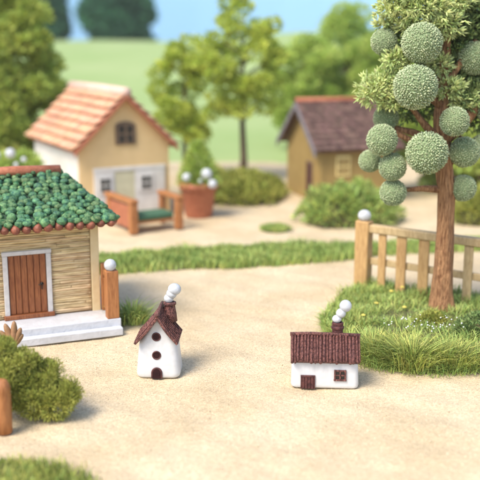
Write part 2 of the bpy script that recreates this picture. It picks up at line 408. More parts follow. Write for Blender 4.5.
mound('mound_shrub', 'low shrub at the foot of the big olive tree left of the tan house', 'shrub', Vector((-15.5, 60, 0)), 3.4, 2.6, 2.2, 4200, MOSS, .34, .14, GS)
mound('grass_patch', 'tiny flat patch of grass alone on the sand before the background houses', 'grass', G(275, 230), .8, .75, .12, 900, GRASSD, .2, .05)

def lawn(name, label, poly, n, m, h0, h1, wd, z0=.0, dome=0.0, lean=.6, cat='grass'):
    xs = [p[0] for p in poly]; ys = [p[1] for p in poly]
    cx, cy = sum(xs)/len(xs), sum(ys)/len(ys); b = MB()
    def pos():
        while True:
            x, y = random.uniform(min(xs), max(xs)), random.uniform(min(ys), max(ys))
            if inside((x+random.gauss(0,.1), y+random.gauss(0,.16)), poly):
                nn = math.sin(x*2.1+math.sin(y*1.7)*2)*math.cos(y*2.6+x*.8)
                return (x, y, z0-.02), 1+.35*nn
    blades(b, n, pos, h0, h1, wd, lean); o = b.build(name, m)
    tag(o, label, cat, kind='stuff'); return o
def gp(l): return [(G(x, y).x, G(x, y).y) for x, y in l]
# verge strip
strip = gp([(88,275),(130,273),(180,268),(240,268),(300,264),(362,258),(372,256),(372,247),(340,246),(300,247),(240,249),(180,252),(120,257),(88,260)])
tag(blob('verge_soil', strip, .015, TURF, .12), kind='structure')
lawn('grass_verge', 'long low strip of grass crossing the sand behind the little houses', strip, 15000, GRASSD, .25, .55, .05)
strip2 = gp([(372,256),(430,252),(500,250),(500,238),(430,241),(372,246)])
lawn('grass_verge', 'strip of grass seen through the fence', strip2, 6000, GRASSD, .2, .4, .05)
# bed below the ball tree
bed = gp([(322,322),(326,340),(338,354),(356,363),(380,369),(410,373),(440,374),(475,373),(560,372),(560,296),(470,298),(410,292),(362,286),(338,300)])
tag(blob('bed_soil', [(x+(.2 if y < 31 else 0), y+(.42 if y < 30 else 0)) for x, y in bed], .02, TURF, .28), kind='structure')
def bed_blades():
    b = MB(); xs = [p[0] for p in bed]; ys = [p[1] for p in bed]
    def pos():
        while True:
            x, y = random.uniform(min(xs), 11.5), random.uniform(min(ys), max(ys))
            if inside((x, y), bed):
                if not inside((x-.1, y-.38), bed) and y < 30: continue
                return (x, y, .08), 1+.4*math.sin(x*1.9+math.sin(y*2.3)*1.5)*math.cos(y*2.2)
    blades(b, 19000, pos, .18, .58, .036, .95, 4, droop=.25)
    front = gp([(322,322),(326,340),(338,354),(356,363),(380,369),(410,373),(440,374),(475,373),(520,372)])
    def pos2():
        k = random.randrange(len(front)-1); u = random.random(); p = front[k]; q = front[k+1]; off = random.gauss(.34, .24)
        return (p[0]*(1-u)+q[0]*u+off*.3, p[1]*(1-u)+q[1]*u+off, -.01), random.uniform(.6, 1.2)*(1 if off > 0 else .55)
    blades(b, 8000, pos2, .12, .55, .026, 1.5, 4, droop=.6); return b
o = bed_blades().build('grass_bed', GRASSD); tag(o, 'short green grass covering the bed under the ball tree', 'grass', kind='stuff')
def tuft(px, py, rad, h, n, label, m=GRASS, group='grass tufts at the edge of the bed', wd=.034):
    c = G(px, py); t = MB(); n = int(n*.68); h *= .87; rad *= 1.08
    def pos():
        a = random.uniform(0, 6.28); k = random.random()**.7*rad
        return (k*math.cos(a), k*math.sin(a)*.8, 0), (1.05-.35*k/rad)
    blades(t, n, pos, h*.35, h*1.15, wd, 1.3, 5, outward=(0, 0), droop=.6)
    o = t.build('grass_tuft', m, loc=(c.x, c.y, .0)); tag(o, label, 'grass tuft', group); return o
T = [(412,366,.78,1.55,1500,'largest arching grass tuft of the bed edge, below the tree trunk'),
     (374,358,.62,1.3,1050,'grass tuft at the bed edge just right of the brown roofed cottage'),
     (346,344,.50,.95,750,'leftmost grass tuft of the bed edge, behind the cottage chimney'),
     (449,366,.7,1.4,1100,'grass tuft at the bed edge right of the largest arching tuft'),
     (476,366,.6,1.1,900,'grass tuft at the bed edge touching the right side of the view'),
     (392,352,.5,1.0,700,'grass tuft standing one row back, between the cottage side and largest tufts'),
     (360,330,.5,.7,600,'low grass tuft in the bed above the cottage chimney smoke'),
     (334,322,.42,.6,500,'low grass tuft at the left tip of the bed')]
for a in T: tuft(*a)
tuft(132, 322, .55, 1.25, 900, 'dark grass tuft beside the porch post of the reed house', GRASSD, None)
# creeping herb at the trunk
mound('creeping_herb', 'dense dark green creeping herb right of the ball tree trunk', 'plant', G(476, 340), .9, .6, .75, 2600, SPRIGD, .12, .07)
mound('creeping_herb', 'low mossy herb in front of the ball tree trunk', 'plant', G(428, 330), .7, .4, .5, 1500, MOSS, .12, .06)
# blossoms
random.seed(90)
b = MB()
for i in range(48):
    px = random.gauss(424, 24); py = random.gauss(328, 5.5); p = P(px, py, 28.9+random.uniform(-.8, 1))
    p.z = max(.7, min(1.45, p.z))
    b.ball(p, random.uniform(.014, .032), 6, 4)
o = b.build('tiny_blossoms', WHITF, smooth=True); tag(o, 'tiny white blossoms sprinkled over the bed grass', 'flowers', kind='stuff')
YF = [(391,291,'yellow bloom nearest the left side of the picket foot'), (402,287,'yellow bloom topmost in the bed near the fence'), (376,303,'yellow bloom left of the pair by the fence'),
      (404,307,'yellow bloom between fence pair and trunk'), (363,315,'yellow bloom above the cottage smoke')]
for px, py, lab in YF:
    c = G(px, py+12); hh = (P(px, py, c.y)).z
    t = thing('yellow_flower', lab, 'flower', c, 0, 'yellow flowers in the bed')
    MB().tube([(0,0,0),(.02,0,hh*.5),(0,0,hh)], .012, 5).build('stem', GRASSD, t)
    b = MB()
    for k in range(6):
        a = k*1.047; b.ball((.05*math.cos(a), .05*math.sin(a), hh), .04, 7, 4, (1,1,.6))
    b.ball((0,0,hh+.02), .035, 7, 4); b.build('bloom', YELF, t, smooth=True)

# ------------------------------------------------------------------ house with green pebble roof
def reed_house():
    yaw = R(22); ph = .52
    C = Vector((-5.05, 31.35, 0))
    t = thing('reed_house', 'reed walled house with green pebble roof and wooden door at the left edge', 'house', C, yaw)
    Wd, D, Hw = 5.2, 4.0, 3.76           # local: x from -Wd..0, y 0..D
    MB().box(-Wd+.02, -.02, .06, D, ph-.3, Hw).build('wall', REEDBK, t)
    # reed courses
    b = MB(); z = ph+.03
    dx0, dx1, dz1 = -3.38, -1.72, ph+2.28
    while z < Hw-.12:
        hh = random.uniform(.06, .105)
        x = -Wd-random.uniform(0,1.5)
        while x < -.32:
            L = random.uniform(1.4, 4.5); x1 = min(x+L, -.32)
            segs = [(max(x, -Wd), x1)]
            if z < dz1:
                segs = []
                if x < dx0: segs.append((max(x, -Wd), min(x1, dx0)))
                if x1 > dx1: segs.append((max(x, dx1), x1))
            for a0, a1 in segs:
                if a1-a0 < .03: continue
                nseg = 9; pts = []; ph1 = random.uniform(0, 6); am = random.uniform(0, .012); tilt = random.uniform(-.012, .012)
                for k in range(nseg+1):
                    xx = a0+(a1-a0)*k/nseg; pts.append((xx, .05-random.uniform(0,.015), z+hh/2+am*math.sin(xx*3+ph1)+tilt*(k/nseg-.5)))
                b.tube(pts, [hh*.5*random.uniform(.86,1.08) for _ in pts], 7)
            x = x1+.008
        z += hh*.93
    b.build('reed_cladding', REED, t, smooth=True)
    for x0, x1 in ((-.30, .0), (-Wd, -Wd+.3)):
        MB().box(x0, x1, -.04, .3, ph-.02, Hw).build('corner_post', CREAM, t, bevel=.03)
    MB().box(-Wd, 0, -.03, .1, Hw+.003, Hw+.14).build('wall_beam', CREAM, t, bevel=.02)
    # door
    b = MB(); b.box(dx0, dx0+.17, -.08, .12, ph+.12, dz1); b.box(dx1-.17, dx1, -.08, .12, ph+.12, dz1); b.box(dx0-.02, dx1+.02, -.085, .12, dz1+.002, dz1+.15)
    b.build('door_frame', PAINT, t, bevel=.02)
    MB().box(dx0-.04, dx1+.04, -.16, .1, ph+.003, ph+.16).build('threshold', WOODR, t, bevel=.025)
    b = MB(); xa, xb = dx0+.18, dx1-.18; n = 6
    for k in range(n):
        w_ = (xb-xa)/n; b.box(xa+k*w_+.012, xa+(k+1)*w_-.012, -.02, .08, ph+.17, dz1-.01)
    b.box(xa, xb, .03, .07, ph+.165, dz1-.005)
    d = b.build('door', WOODR, t, bevel=.018)
    b = MB(); b.lathe([(.0,0),(.06,.0),(.06,.04),(0,.05)], 10, M=Matrix.Translation((xb-.17, -.02, ph+1.2)) @ Matrix.Rotation(R(90), 4, 'X'))
    b.tube([(xb-.17,-.06,ph+1.2),(xb-.2,-.1,ph+1.2),(xb-.3,-.1,ph+1.18)], .022, 7); b.tube([(xb-.17,-.04,ph+1.18),(xb-.18,-.05,ph+1.0)], .02, 6)
    b.build('handle', METAL, d, smooth=True)
    # porch
    b = MB(); b.box(-Wd-.1, .42, -1.3, .02, .02, ph)
    b.box(-Wd-.1, .42, .02, D+.05, .02, ph-.04); b.build('porch', STEP, t, bevel=.03)
    MB().box(-Wd-.1, .40, -1.62, -1.302, .0, ph*.52).build('step', STEP, t, bevel=.03)
    # hip roof
    ov = .62; ox = .42; ze = Hw+.16; zr = ze+1.38
    A = Vector((-Wd-ox, -ov, ze)); B = Vector((ox, -ov, ze)); Cc = Vector((ox, D+ov, ze)); Dd = Vector((-Wd-ox, D+ov, ze))
    r1 = Vector((-Wd+1.0, D/2, zr)); r2 = Vector((-1.0, D/2, zr))
    b = MB(); vs = [A,B,Cc,Dd,r1,r2]; low = [v-Vector((0,0,.14)) for v in (A,B,Cc,Dd)]
    b.add(vs+low, [(0,1,5,4),(1,2,5),(2,3,4,5),(3,0,4),(6,7,1,0),(7,8,2,1),(8,9,3,2),(9,6,0,3),(9,8,7,6)])
    rf = b.build('roof', ROOFBASE, t)
    b = MB()
    def cover(quad):
        p0, p1, p2, p3 = quad    # eave left, eave right, ridge right, ridge left
        u = (p1-p0); slope = ((p3+p2)/2-(p0+p1)/2)
        nrm = u.cross(p3-p0).normalized(); hgt_ = slope.length
        nr = int(hgt_/.20)
        for r in range(nr+1):
            tt = r/nr*.985; a = p0.lerp(p3, tt); c = p1.lerp(p2, tt); Lr = (c-a).length
            nc = max(1, int(Lr/.29))
            for k in range(nc+1):
                s = (k+(.5 if r % 2 else 0)+random.uniform(-.3, .3))/nc
                if s > 1.02: continue
                p = a.lerp(c, min(1, s))+nrm*(.07+random.uniform(-.03, .05))
                r_ = random.uniform(.13, .19)
                sc = (random.uniform(.85,1.2), random.uniform(.8,1.1), random.uniform(.6,.85))
                b.ball(p, r_, 9, 6, sc, jit=.11)
    cover((A, B, r2, r1)); cover((B, Cc, r2, r2)); cover((Cc, Dd, r1, r2)); cover((Dd, A, r1, r1))
    b.build('pebble_cover', SCALE, rf, smooth=True)
    b = MB(); n = 17
    for k in range(n):
        x = A.x+.1+(B.x-A.x-.2)*k/(n-1)
        b.ball((x, -ov-.02, ze-.09+random.uniform(-.02,.02)), random.uniform(.15,.185), 12, 8, (1,1.25,.95), jit=.05)
    for k in range(1, 11):
        y = -ov+(D+2*ov)*k/11
        b.ball((ox+.02, y, ze-.09), random.uniform(.18,.2), 12, 8, (1.25,1,.95), jit=.02)
    b.build('eave_bead_row', CAP, rf, smooth=True)
    MB().tube([r1+Vector((-.05,0,.1)), (r1+r2)/2+Vector((0,0,.14)), r2+Vector((.12,0,.1))], .2, 10).build('ridge_tile', TERRA, rf, smooth=True)
    return t
reed_house()

# porch post with ball
C = Matrix.Translation((-5.05, 31.35, 0)) @ Matrix.Rotation(R(22), 4, 'Z')
t = thing('porch_railing', 'orange brown wooden railing topped by a white ball at the end of the porch', 'railing', C @ Vector((.05, -1.1, .52)), R(22))
MB().box(-.1, .33, -.16, .2, 0, 1.72).build('post', WOODO, t, bevel=.03)
MB().box(-.02, .22, .95, 1.15, 0, 1.75).build('post', WOODO, t, bevel=.03)
MB().box(.02, .2, .2, .95, 1.35, 1.55).build('rail', WOODO, t, bevel=.03)
MB().box(.03, .19, .2, .95, .12, 1.25).build('panel', WOODO, t, bevel=.02)
b = MB(); b.ball((.08, .0, 1.91), .215, 18, 12); b.build('finial_ball', FROST, t, smooth=True)

# ------------------------------------------------------------------ miniature cottage
def cottage():
    c = G(324.5, 388); t = thing('miniature_cottage', 'small white glazed cottage with ribbed brown roof and smoke balls', 'miniature house', c+Vector((0,.0,-.02)), R(-4))
    b = MB(); rings = []
    def rr(hx, y0, y1, z, rad=.14, n=5):
        pts = []
        for (cx, cy, a0) in ((hx-rad, y1-rad, 0), (-hx+rad, y1-rad, 90), (-hx+rad, y0+rad, 180), (hx-rad, y0+rad, 270)):
            for k in range(n): a = R(a0+90*k/(n-1)); pts.append((cx+rad*math.cos(a), cy+rad*math.sin(a), z))
        return pts
    for z, e in ((0,-.05),(.04,0),(.12,.015),(.5,.0),(.95,-.02),(1.0,-.04)):
        rings.append(rr(.985+e, -.0-e, 1.1+e, z))
    b.loft(rings)
    b.prism([(.02,.95),(1.08,.95),(.55,1.34)], -.9, .9, M=Matrix.Rotation(R(90), 4, 'Z') @ Matrix.Scale(1, 4))
    b.build('body', WHITE, t, smooth=False, bevel=.03)
    # ribbed roof
    rb = MB(); ridge = Vector((0,.5,1.48)); n = 24; x = -1.02
    for side in (-1, 1):
        e = Vector((0, -.16 if side < 0 else 1.2, .86)); d = (e-ridge); Ld = d.length; dn = d.normalized()
        nrm = Vector((0, side*-dn.z*-1, 0)); nrm = Vector((0, -dn.z*(1 if dn.y > 0 else -1), abs(dn.y))).normalized()
        x = -1.03
        rb.slab([(-1.0, ridge.y, ridge.z), (-1.0, ridge.y+d.y*.96, ridge.z+d.z*.96), (1.0, ridge.y+d.y*.96, ridge.z+d.z*.96), (1.0, ridge.y, ridge.z)] if side < 0 else
                [(1.0, ridge.y, ridge.z), (1.0, ridge.y+d.y*.96, ridge.z+d.z*.96), (-1.0, ridge.y+d.y*.96, ridge.z+d.z*.96), (-1.0, ridge.y, ridge.z)], .1)
        while x < 1.0:
            w_ = random.uniform(.065, .12); x1 = min(x+w_, 1.04); k = 1+random.uniform(-.05, .035); tw = random.uniform(-.02,.02)
            xm = (x+x1)/2; hw = (x1-x)/2-.006; th = random.uniform(.05, .085); rings = []
            for s in (0.02, .35, .7, k):
                p = ridge+d*s; xo = tw*s; hw2 = hw*random.uniform(.88, 1.05)
                rings.append([Vector((xm+xo+hw2*math.cos(a), p.y, p.z))+nrm*(th*max(0, math.sin(a))+.0) for a in [math.pi*j/6 for j in range(7)]]+[Vector((xm+xo, p.y, p.z))-nrm*.06])
            rb.loft(rings); x = x1
    rf = rb.build('roof', MAROONL, t, smooth=True)
    rdg = MB(); rdg.tube([(-1.04,.5,1.51),(-.4,.5,1.535),(.3,.5,1.525),(1.04,.5,1.51)], .062, 8, .08); rdg.build('ridge', MAROONL, rf, smooth=True)
    # chimney
    b = MB(); cx, cy = .37, .62
    b.lathe([(.165,1.35),(.165,1.66),(.195,1.68),(.195,1.74),(.17,1.76),(.175,1.86),(.15,1.875),(.12,1.875),(.11,1.8)], 14, (cx, cy, 0))
    ch = b.build('chimney', MAROON, rf, smooth=True, bevel=.008)
    sm = MB(); sm.ball((cx-.03, cy, 1.97), .13, 14, 9, (1.1,1,.95)); sm.ball((cx+.09, cy, 2.15), .145, 14, 9, (1.05,1,1)); sm.ball((cx+.22, cy+.02, 2.37), .185, 16, 10)
    sm.build('smoke_puff', FROST, t, smooth=True)
    # door
    b = MB(); x0, x1, z1 = -.70, -.29, .40
    for k in range(4): b.box(x0+.025+k*.09, x0+.105+k*.09, -.055, .02, .0, z1-.03)
    b.box(x0-.01, x0+.025, -.06, .02, 0, z1); b.box(x1-.025, x1+.01, -.06, .02, 0, z1); b.box(x0-.012, x1+.012, -.064, .02, z1-.035, z1+.015)
    b.box(x0+.02, x1-.02, -.03, .015, 0, z1-.02); b.build('door', MAROON, t, bevel=.012)
    # window
    b = MB(); x0, x1, z0, z1 = .27, .63, .27, .60; xm, zm = (x0+x1)/2, (z0+z1)/2
    b.box(x0, x0+.05, -.06, .02, z0, z1); b.box(x1-.05, x1, -.06, .02, z0, z1); b.box(x0+.002, x1-.002, -.055, .02, z1-.045, z1-.002); b.box(x0-.01, x1+.01, -.066, .02, z0-.005, z0+.045)
    b.box(xm-.02, xm+.02, -.05, .02, z0+.03, z1-.03); b.box(x0+.03, x1-.03, -.047, .02, zm-.02, zm+.02)
    wn = b.build('window', MAROONL, t, bevel=.01)
    MB().box(x0+.03, x1-.03, -.02, .02, z0+.02, z1-.02).build('pane', BLACK, wn)
cottage()

# ------------------------------------------------------------------ miniature tower house
def tower():
    c = G(158, 377); t = thing('miniature_tower', 'narrow white glazed tower house with brown gabled roof and two round windows', 'miniature house', c+Vector((0,0,-.02)), R(-2))
    hx0, hx1 = .655, .545; D = 1.0; ze = 1.26; zr = 1.95
    b = MB(); rings = []
    def rr(hx, y0, y1, z, rad=.2, n=6):
        pts = []
        for (cx, cy, a0) in ((hx-rad, y1-rad, 0), (-hx+rad, y1-rad, 90), (-hx+rad, y0+rad, 180), (hx-rad, y0+rad, 270)):
            for k in range(n): a = R(a0+90*k/(n-1)); pts.append((cx+rad*math.cos(a), cy+rad*math.sin(a), z))
        return pts
    for z, e in ((0,-.03),(.05,.01),(.15,.015),(.4,-.01),(.8,-.05),(1.08,-.08)):
        rings.append(rr(hx0+e, -.02-e*.5, D+e*.5, z))
    for k in range(1, 7):
        u = k/6; hx = (hx0-.10)*(1-u)+.02; rings.append(rr(hx, .025+.01*u, D-.045, 1.08+.76*u, min(.2*(1-u)+.012, hx*.9)))
    b.loft(rings); b.build('body', WHITE, t, smooth=True)
    # roof
    rb = MB(); xr = .03
    for s in (-1, 1):
        rid = (xr, 2.04); eav = ((.66 if s > 0 else -.70), 1.15)
        dx, dz = eav[0]-rid[0], eav[1]-rid[1]; L = math.hypot(dx, dz); nx, nz = -dz/L*s, dx/L*s
        if nz < 0: nx, nz = -nx, -nz
        N_ = 7; rings = []
        for k in range(N_+1):
            u = k/N_; sag = .03*math.sin(u*math.pi)
            px_, pz_ = rid[0]+dx*u-nx*sag, rid[1]+dz*u-nz*sag; th = .09-.01*u
            yo = -.2+.02*math.sin(u*9)
            rings.append([(px_, yo, pz_), (px_, D+.2, pz_+.0), (px_-nx*th, D+.2, pz_-nz*th), (px_-nx*th, yo, pz_-nz*th)])
        rb.loft(rings)
        for k in range(8):
            y = -.12+k*.16; rb.tube([(rid[0]+dx*u+nx*.005, y+random.uniform(-.02,.02)+.04*u, rid[1]+dz*u+nz*.005-.03*math.sin(u*math.pi)) for u in (0.04,.3,.6,.97)], .022, 5)
    rf = rb.build('roof', MAROONL, t, bevel=.018)
    r_ = MB(); r_.tube([(xr,-.21,2.03),(xr,.4,2.06),(xr,D+.2,2.04)], .055, 8, .06); r_.build('ridge', MAROONL, rf, smooth=True)
    b = MB(); cx, cy = .30, D-.12
    b.lathe([(.23,1.55),(.205,1.8),(.17,1.98),(.165,2.06),(.2,2.08),(.2,2.14),(.17,2.16),(.12,2.16),(.11,2.1)], 14, (cx, cy, 0))
    b.build('chimney', MAROONL, rf, smooth=True)
    sm = MB(); sm.ball((cx-.03, cy, 2.27), .15, 14, 9, (1.05,1,1)); sm.ball((cx+.06, cy, 2.42), .17, 14, 9); sm.ball((cx+.15, cy, 2.56), .2, 16, 10, (1.05,1,.95))
    sm.build('smoke_puff', FROST, t, smooth=True)
    for z, yy in ((1.30, .02), (.72, -.008)):
        M = Matrix.Translation((-.03, yy, z)) @ Matrix.Rotation(R(90), 4, 'X')
        b = MB(); b.lathe([(.138,-.02),(.138,.014),(.125,.022),(.11,.02),(.1,.0)], 22, M=M)
        wn = b.build('window', MAROON, t, smooth=True)
        b = MB(); b.lathe([(.11,-.01),(.11,.004),(.005,.004)], 20, M=M); b.build('pane', DKRED, wn)
    b = MB(); outl = [(.17*math.cos(R(a)), .17+.17*math.sin(R(a))) for a in range(0, 181, 15)]
    poly = [(-.17,0)]+[( .17,0)]+outl[0:]
    poly = [(.17,0.0)]+[(x, z) for x, z in outl]+[(-.17,0.0)]
    poly = poly[::-1]
    b.prism([(x*1.0-.03, z) for x, z in poly][::-1], -.075, .05); dr = b.build('door', MAROON, t, bevel=.012)
    b = MB(); b.prism([(x*.72-.03, z*.9) for x, z in poly][::-1], -.086, -.07); b.ball((.04,-.09,.14), .022, 8, 5); b.build('door_panel', DKRED, dr)
tower()

# ------------------------------------------------------------------ tan house
def roof_tiles(b, p0, p1, p2, p3, rows, cols, lift=.05, arch=.07, over=1.18):
    # p0,p1 eave ends, p2,p3 ridge ends (p3 above p0)
    p0, p1, p2, p3 = map(Vector, (p0, p1, p2, p3)); nrm = (p1-p0).cross(p3-p0).normalized()
    for r in range(rows):
        for c in range(cols):
            rings = []
            jit = random.uniform(-.02, .02)
            for e, lf in ((0, lift), (over, .0)):
                tt = (r+e)/rows
                a = p0.lerp(p3, min(tt, 1.01)); q = p1.lerp(p2, min(tt, 1.01)); ring = []
                for k in range(6):
                    s = (c+k/5)/cols; h_ = math.sin(math.pi*k/5)
                    p = a.lerp(q, s)+nrm*(lf+arch*h_+.02)
                    if e == 0: p += (p0-p3).normalized()*(jit+.05*h_)
                    ring.append(p)
                for k in range(5, -1, -1):
                    s = (c+k/5)/cols; h_ = math.sin(math.pi*k/5)
                    p = a.lerp(q, s)+nrm*(lf+arch*h_-.02)
                    if e == 0: p += (p0-p3).normalized()*(jit+.05*h_)
                    ring.append(p)
                rings.append(ring)
            b.loft(rings)
def tan_house():
    yaw = R(28); t = thing('tan_house', 'tan gabled house with salmon tile roof and white panelled front', 'house', (-9.05, 50.4, 0), yaw)
    Wd, D, Hw, Hr = 5.5, 9.0, 4.35, 7.05
    b = MB(); b.box(0, Wd, .02, D, 0, Hw); b.prism([(0,Hw-.01),(Wd,Hw-.01),(Wd/2,Hr)], .02, D); b.build('wall', TANW, t)
    MB().box(-.05, -.003, .15, D, .05, Hw-.12).build('side_cladding', WHITEW, t, bevel=.01)
    ov = .42; k = (Hr-Hw)/(Wd/2)
    def rp(x, y, up=.08): return (x, y, Hr-abs(x-Wd/2)*k+up)
    b = MB()
    y0, y1 = -.45, D+.4
    b.slab([rp(-ov,y0), rp(Wd/2,y0), rp(Wd/2,y1), rp(-ov,y1)], .14); b.slab([rp(Wd/2,y0), rp(Wd+ov,y0), rp(Wd+ov,y1), rp(Wd/2,y1)], .14)
    rf = b.build('roof', TERRA, t)
    b = MB(); roof_tiles(b, rp(-ov,y1), rp(-ov,y0), rp(Wd/2,y0), rp(Wd/2,y1), 7, 17, .2, .09)
    roof_tiles(b, rp(Wd+ov,y0), rp(Wd+ov,y1), rp(Wd/2,y1), rp(Wd/2,y0), 7, 17, .2, .09); b.build('roof_tiles', TILE, rf, smooth=True)
    b = MB(); b.tube([rp(Wd/2,y0-.05,.16), rp(Wd/2,D/2,.2), rp(Wd/2,y1+.05,.16)], [.32,.3,.32], 10); b.build('ridge_cap', TILEP, rf, smooth=True)
    b = MB()
    for s in (0, 1):
        xa, xb = (-ov, Wd/2) if s == 0 else (Wd/2, Wd+ov)
        za, zb = rp(xa,0,0)[2], rp(xb,0,0)[2]
        b.prism([(xa,za-.2),(xb,zb-.2),(xb,zb+.1),(xa,za+.1)], y0-.06, y0-.003)
    b.build('bargeboard', TERRA, rf, bevel=.02)
    # attic window
    b = MB(); cx, z0, z1 = 2.8, 4.25, 5.3; hw = .62
    top = [(cx+hw*math.cos(R(a)), z1+.28*math.sin(R(a))) for a in range(0, 181, 20)]
    b.prism([(cx-hw,z0),(cx+hw,z0)]+top, -.1, .03)
    wn = b.build('attic_window', BROWNF, t, bevel=.02)
    for ix in (-1, 1):
        for iz in (0, 1):
            hh = .42 if iz == 0 else .4
            MB().box(cx+ix*.25-.17, cx+ix*.25+.17, -.125, -.09, z0+.14+iz*.54, z0+.14+iz*.54+hh).build('pane', BLACK, wn, bevel=.02)
    # white front panelling
    b = MB(); b.box(.82, 2.05, -.09, .03, .02, 2.75); b.box(3.30, 5.2, -.09, .03, .02, 2.75); b.box(.80, 5.22, -.11, .03, 2.753, 2.98); b.build('front_panelling', WHITEW, t, bevel=.02)
    MB().box(2.06, 3.29, -.05, .03, .02, 2.74).build('door', CREAMD, t, bevel=.02)
    for cx in (1.46, 3.98):
        b = MB(); b.box(cx-.45, cx+.45, -.15, -.093, 1.45, 2.5); fr = b.build('window', WHITEW, t, bevel=.02)
        b = MB(); b.box(cx-.27, cx+.27, -.175, -.145, 1.62, 2.36); b.build('pane', BLACK, fr)
        b = MB(); b.box(cx-.025, cx+.025, -.19, -.17, 1.62, 2.36); b.box(cx-.27, cx+.27, -.188, -.172, 1.96, 2.01); b.build('glazing_bar', WHITEW, fr)
tan_house()

# garden bench
p = Vector((-5.75, 46.7, 0)); t = thing('garden_bench', 'orange wooden bench with a green cushion before the tan house', 'bench', p, R(32))
MB().box(0, .42, 0, .42, 0, 1.62).build('leg', WOODO, t, bevel=.05)
MB().box(2.75, 3.15, .0, .4, 0, 1.62).build('leg', WOODO, t, bevel=.05)
MB().box(.05, .37, 3.0, 3.4, 0, 1.62).build('leg', WOODO, t, bevel=.05)
MB().box(2.78, 3.12, 2.0, 2.3, 0, 1.62).build('leg', WOODO, t, bevel=.05)
MB().box(-.03, .45, -.04, 3.5, 1.623, 1.85).build('armrest', WOODO, t, bevel=.06)
MB().box(2.72, 3.18, -.04, 2.4, 1.623, 1.85).build('armrest', WOODO, t, bevel=.06)
MB().box(.10, .30, .43, 2.98, .25, 1.5).build('side_panel', TERRA, t, bevel=.03)
MB().box(.43, 2.74, .35, 1.7, .45, .62).build('seat', WOODO, t, bevel=.03)
MB().box(.46, 2.72, .3, 1.7, .625, .95).build('cushion', CUSH, t, bevel=.12, seg=4)

# terracotta pot with conifer
p = G(198, 219)+Vector((0,.9,0)); t = thing('potted_plant', 'terracotta pot with a dark cone of foliage and white balls', 'potted plant', p)
MB().lathe([(.0,0),(.78,0),(.8,.05),(1.0,1.6),(1.02,1.62),(1.14,1.64),(1.16,2.02),(1.1,2.06),(1.0,2.04),(.97,1.85),(0,1.8)], 28).build('pot', TERRA, t, smooth=True, angle=30)
b = MB()
for i in range(2600):
    z = random.random()**1.3; r = (.95*(1-z)**.7+.08)*(1+.35*math.sin(z*14+i%7)); a = random.uniform(0, 6.28)
    pp = Vector((r*math.cos(a)*random.uniform(.6,1), r*math.sin(a)*random.uniform(.6,1), 1.85+z*2.5))
    leaf(b, pp, (Vector((math.cos(a), math.sin(a), .6))+rvec()*.5).normalized(), .3, .09)
b.build('foliage', LEAFM, t)
for x, y, z, r in ((-.62,-.75,2.4,.27),(.5,-.8,2.6,.34),(.85,-.95,2.05,.27),(.15,-.95,2.2,.16)):
    MB().ball((x,y,z), r, 16, 10).build('white_ball', FROST, t, smooth=True)
# white flower bush
p = Vector((-13.2, 52.5, 0)); t = thing('flowering_bush', 'bush with white ball flowers behind the green pebble roof', 'bush', p)
b = MB(); 
for i in range(10): clump(b, (random.uniform(-1.6,1.6), random.uniform(-.8,.8), random.uniform(.8,3.0)), .9, 260, .35, .15)
b.build('foliage', LEAFM, t)
for x, z, r in ((.0,3.75,.3),(-.8,3.6,.28),(.75,3.4,.16),(.3,3.1,.16),(-1.2,3.7,.26)):
    MB().ball((x,-.9,z), r, 14, 9).build('white_ball', FROST, t, smooth=True)

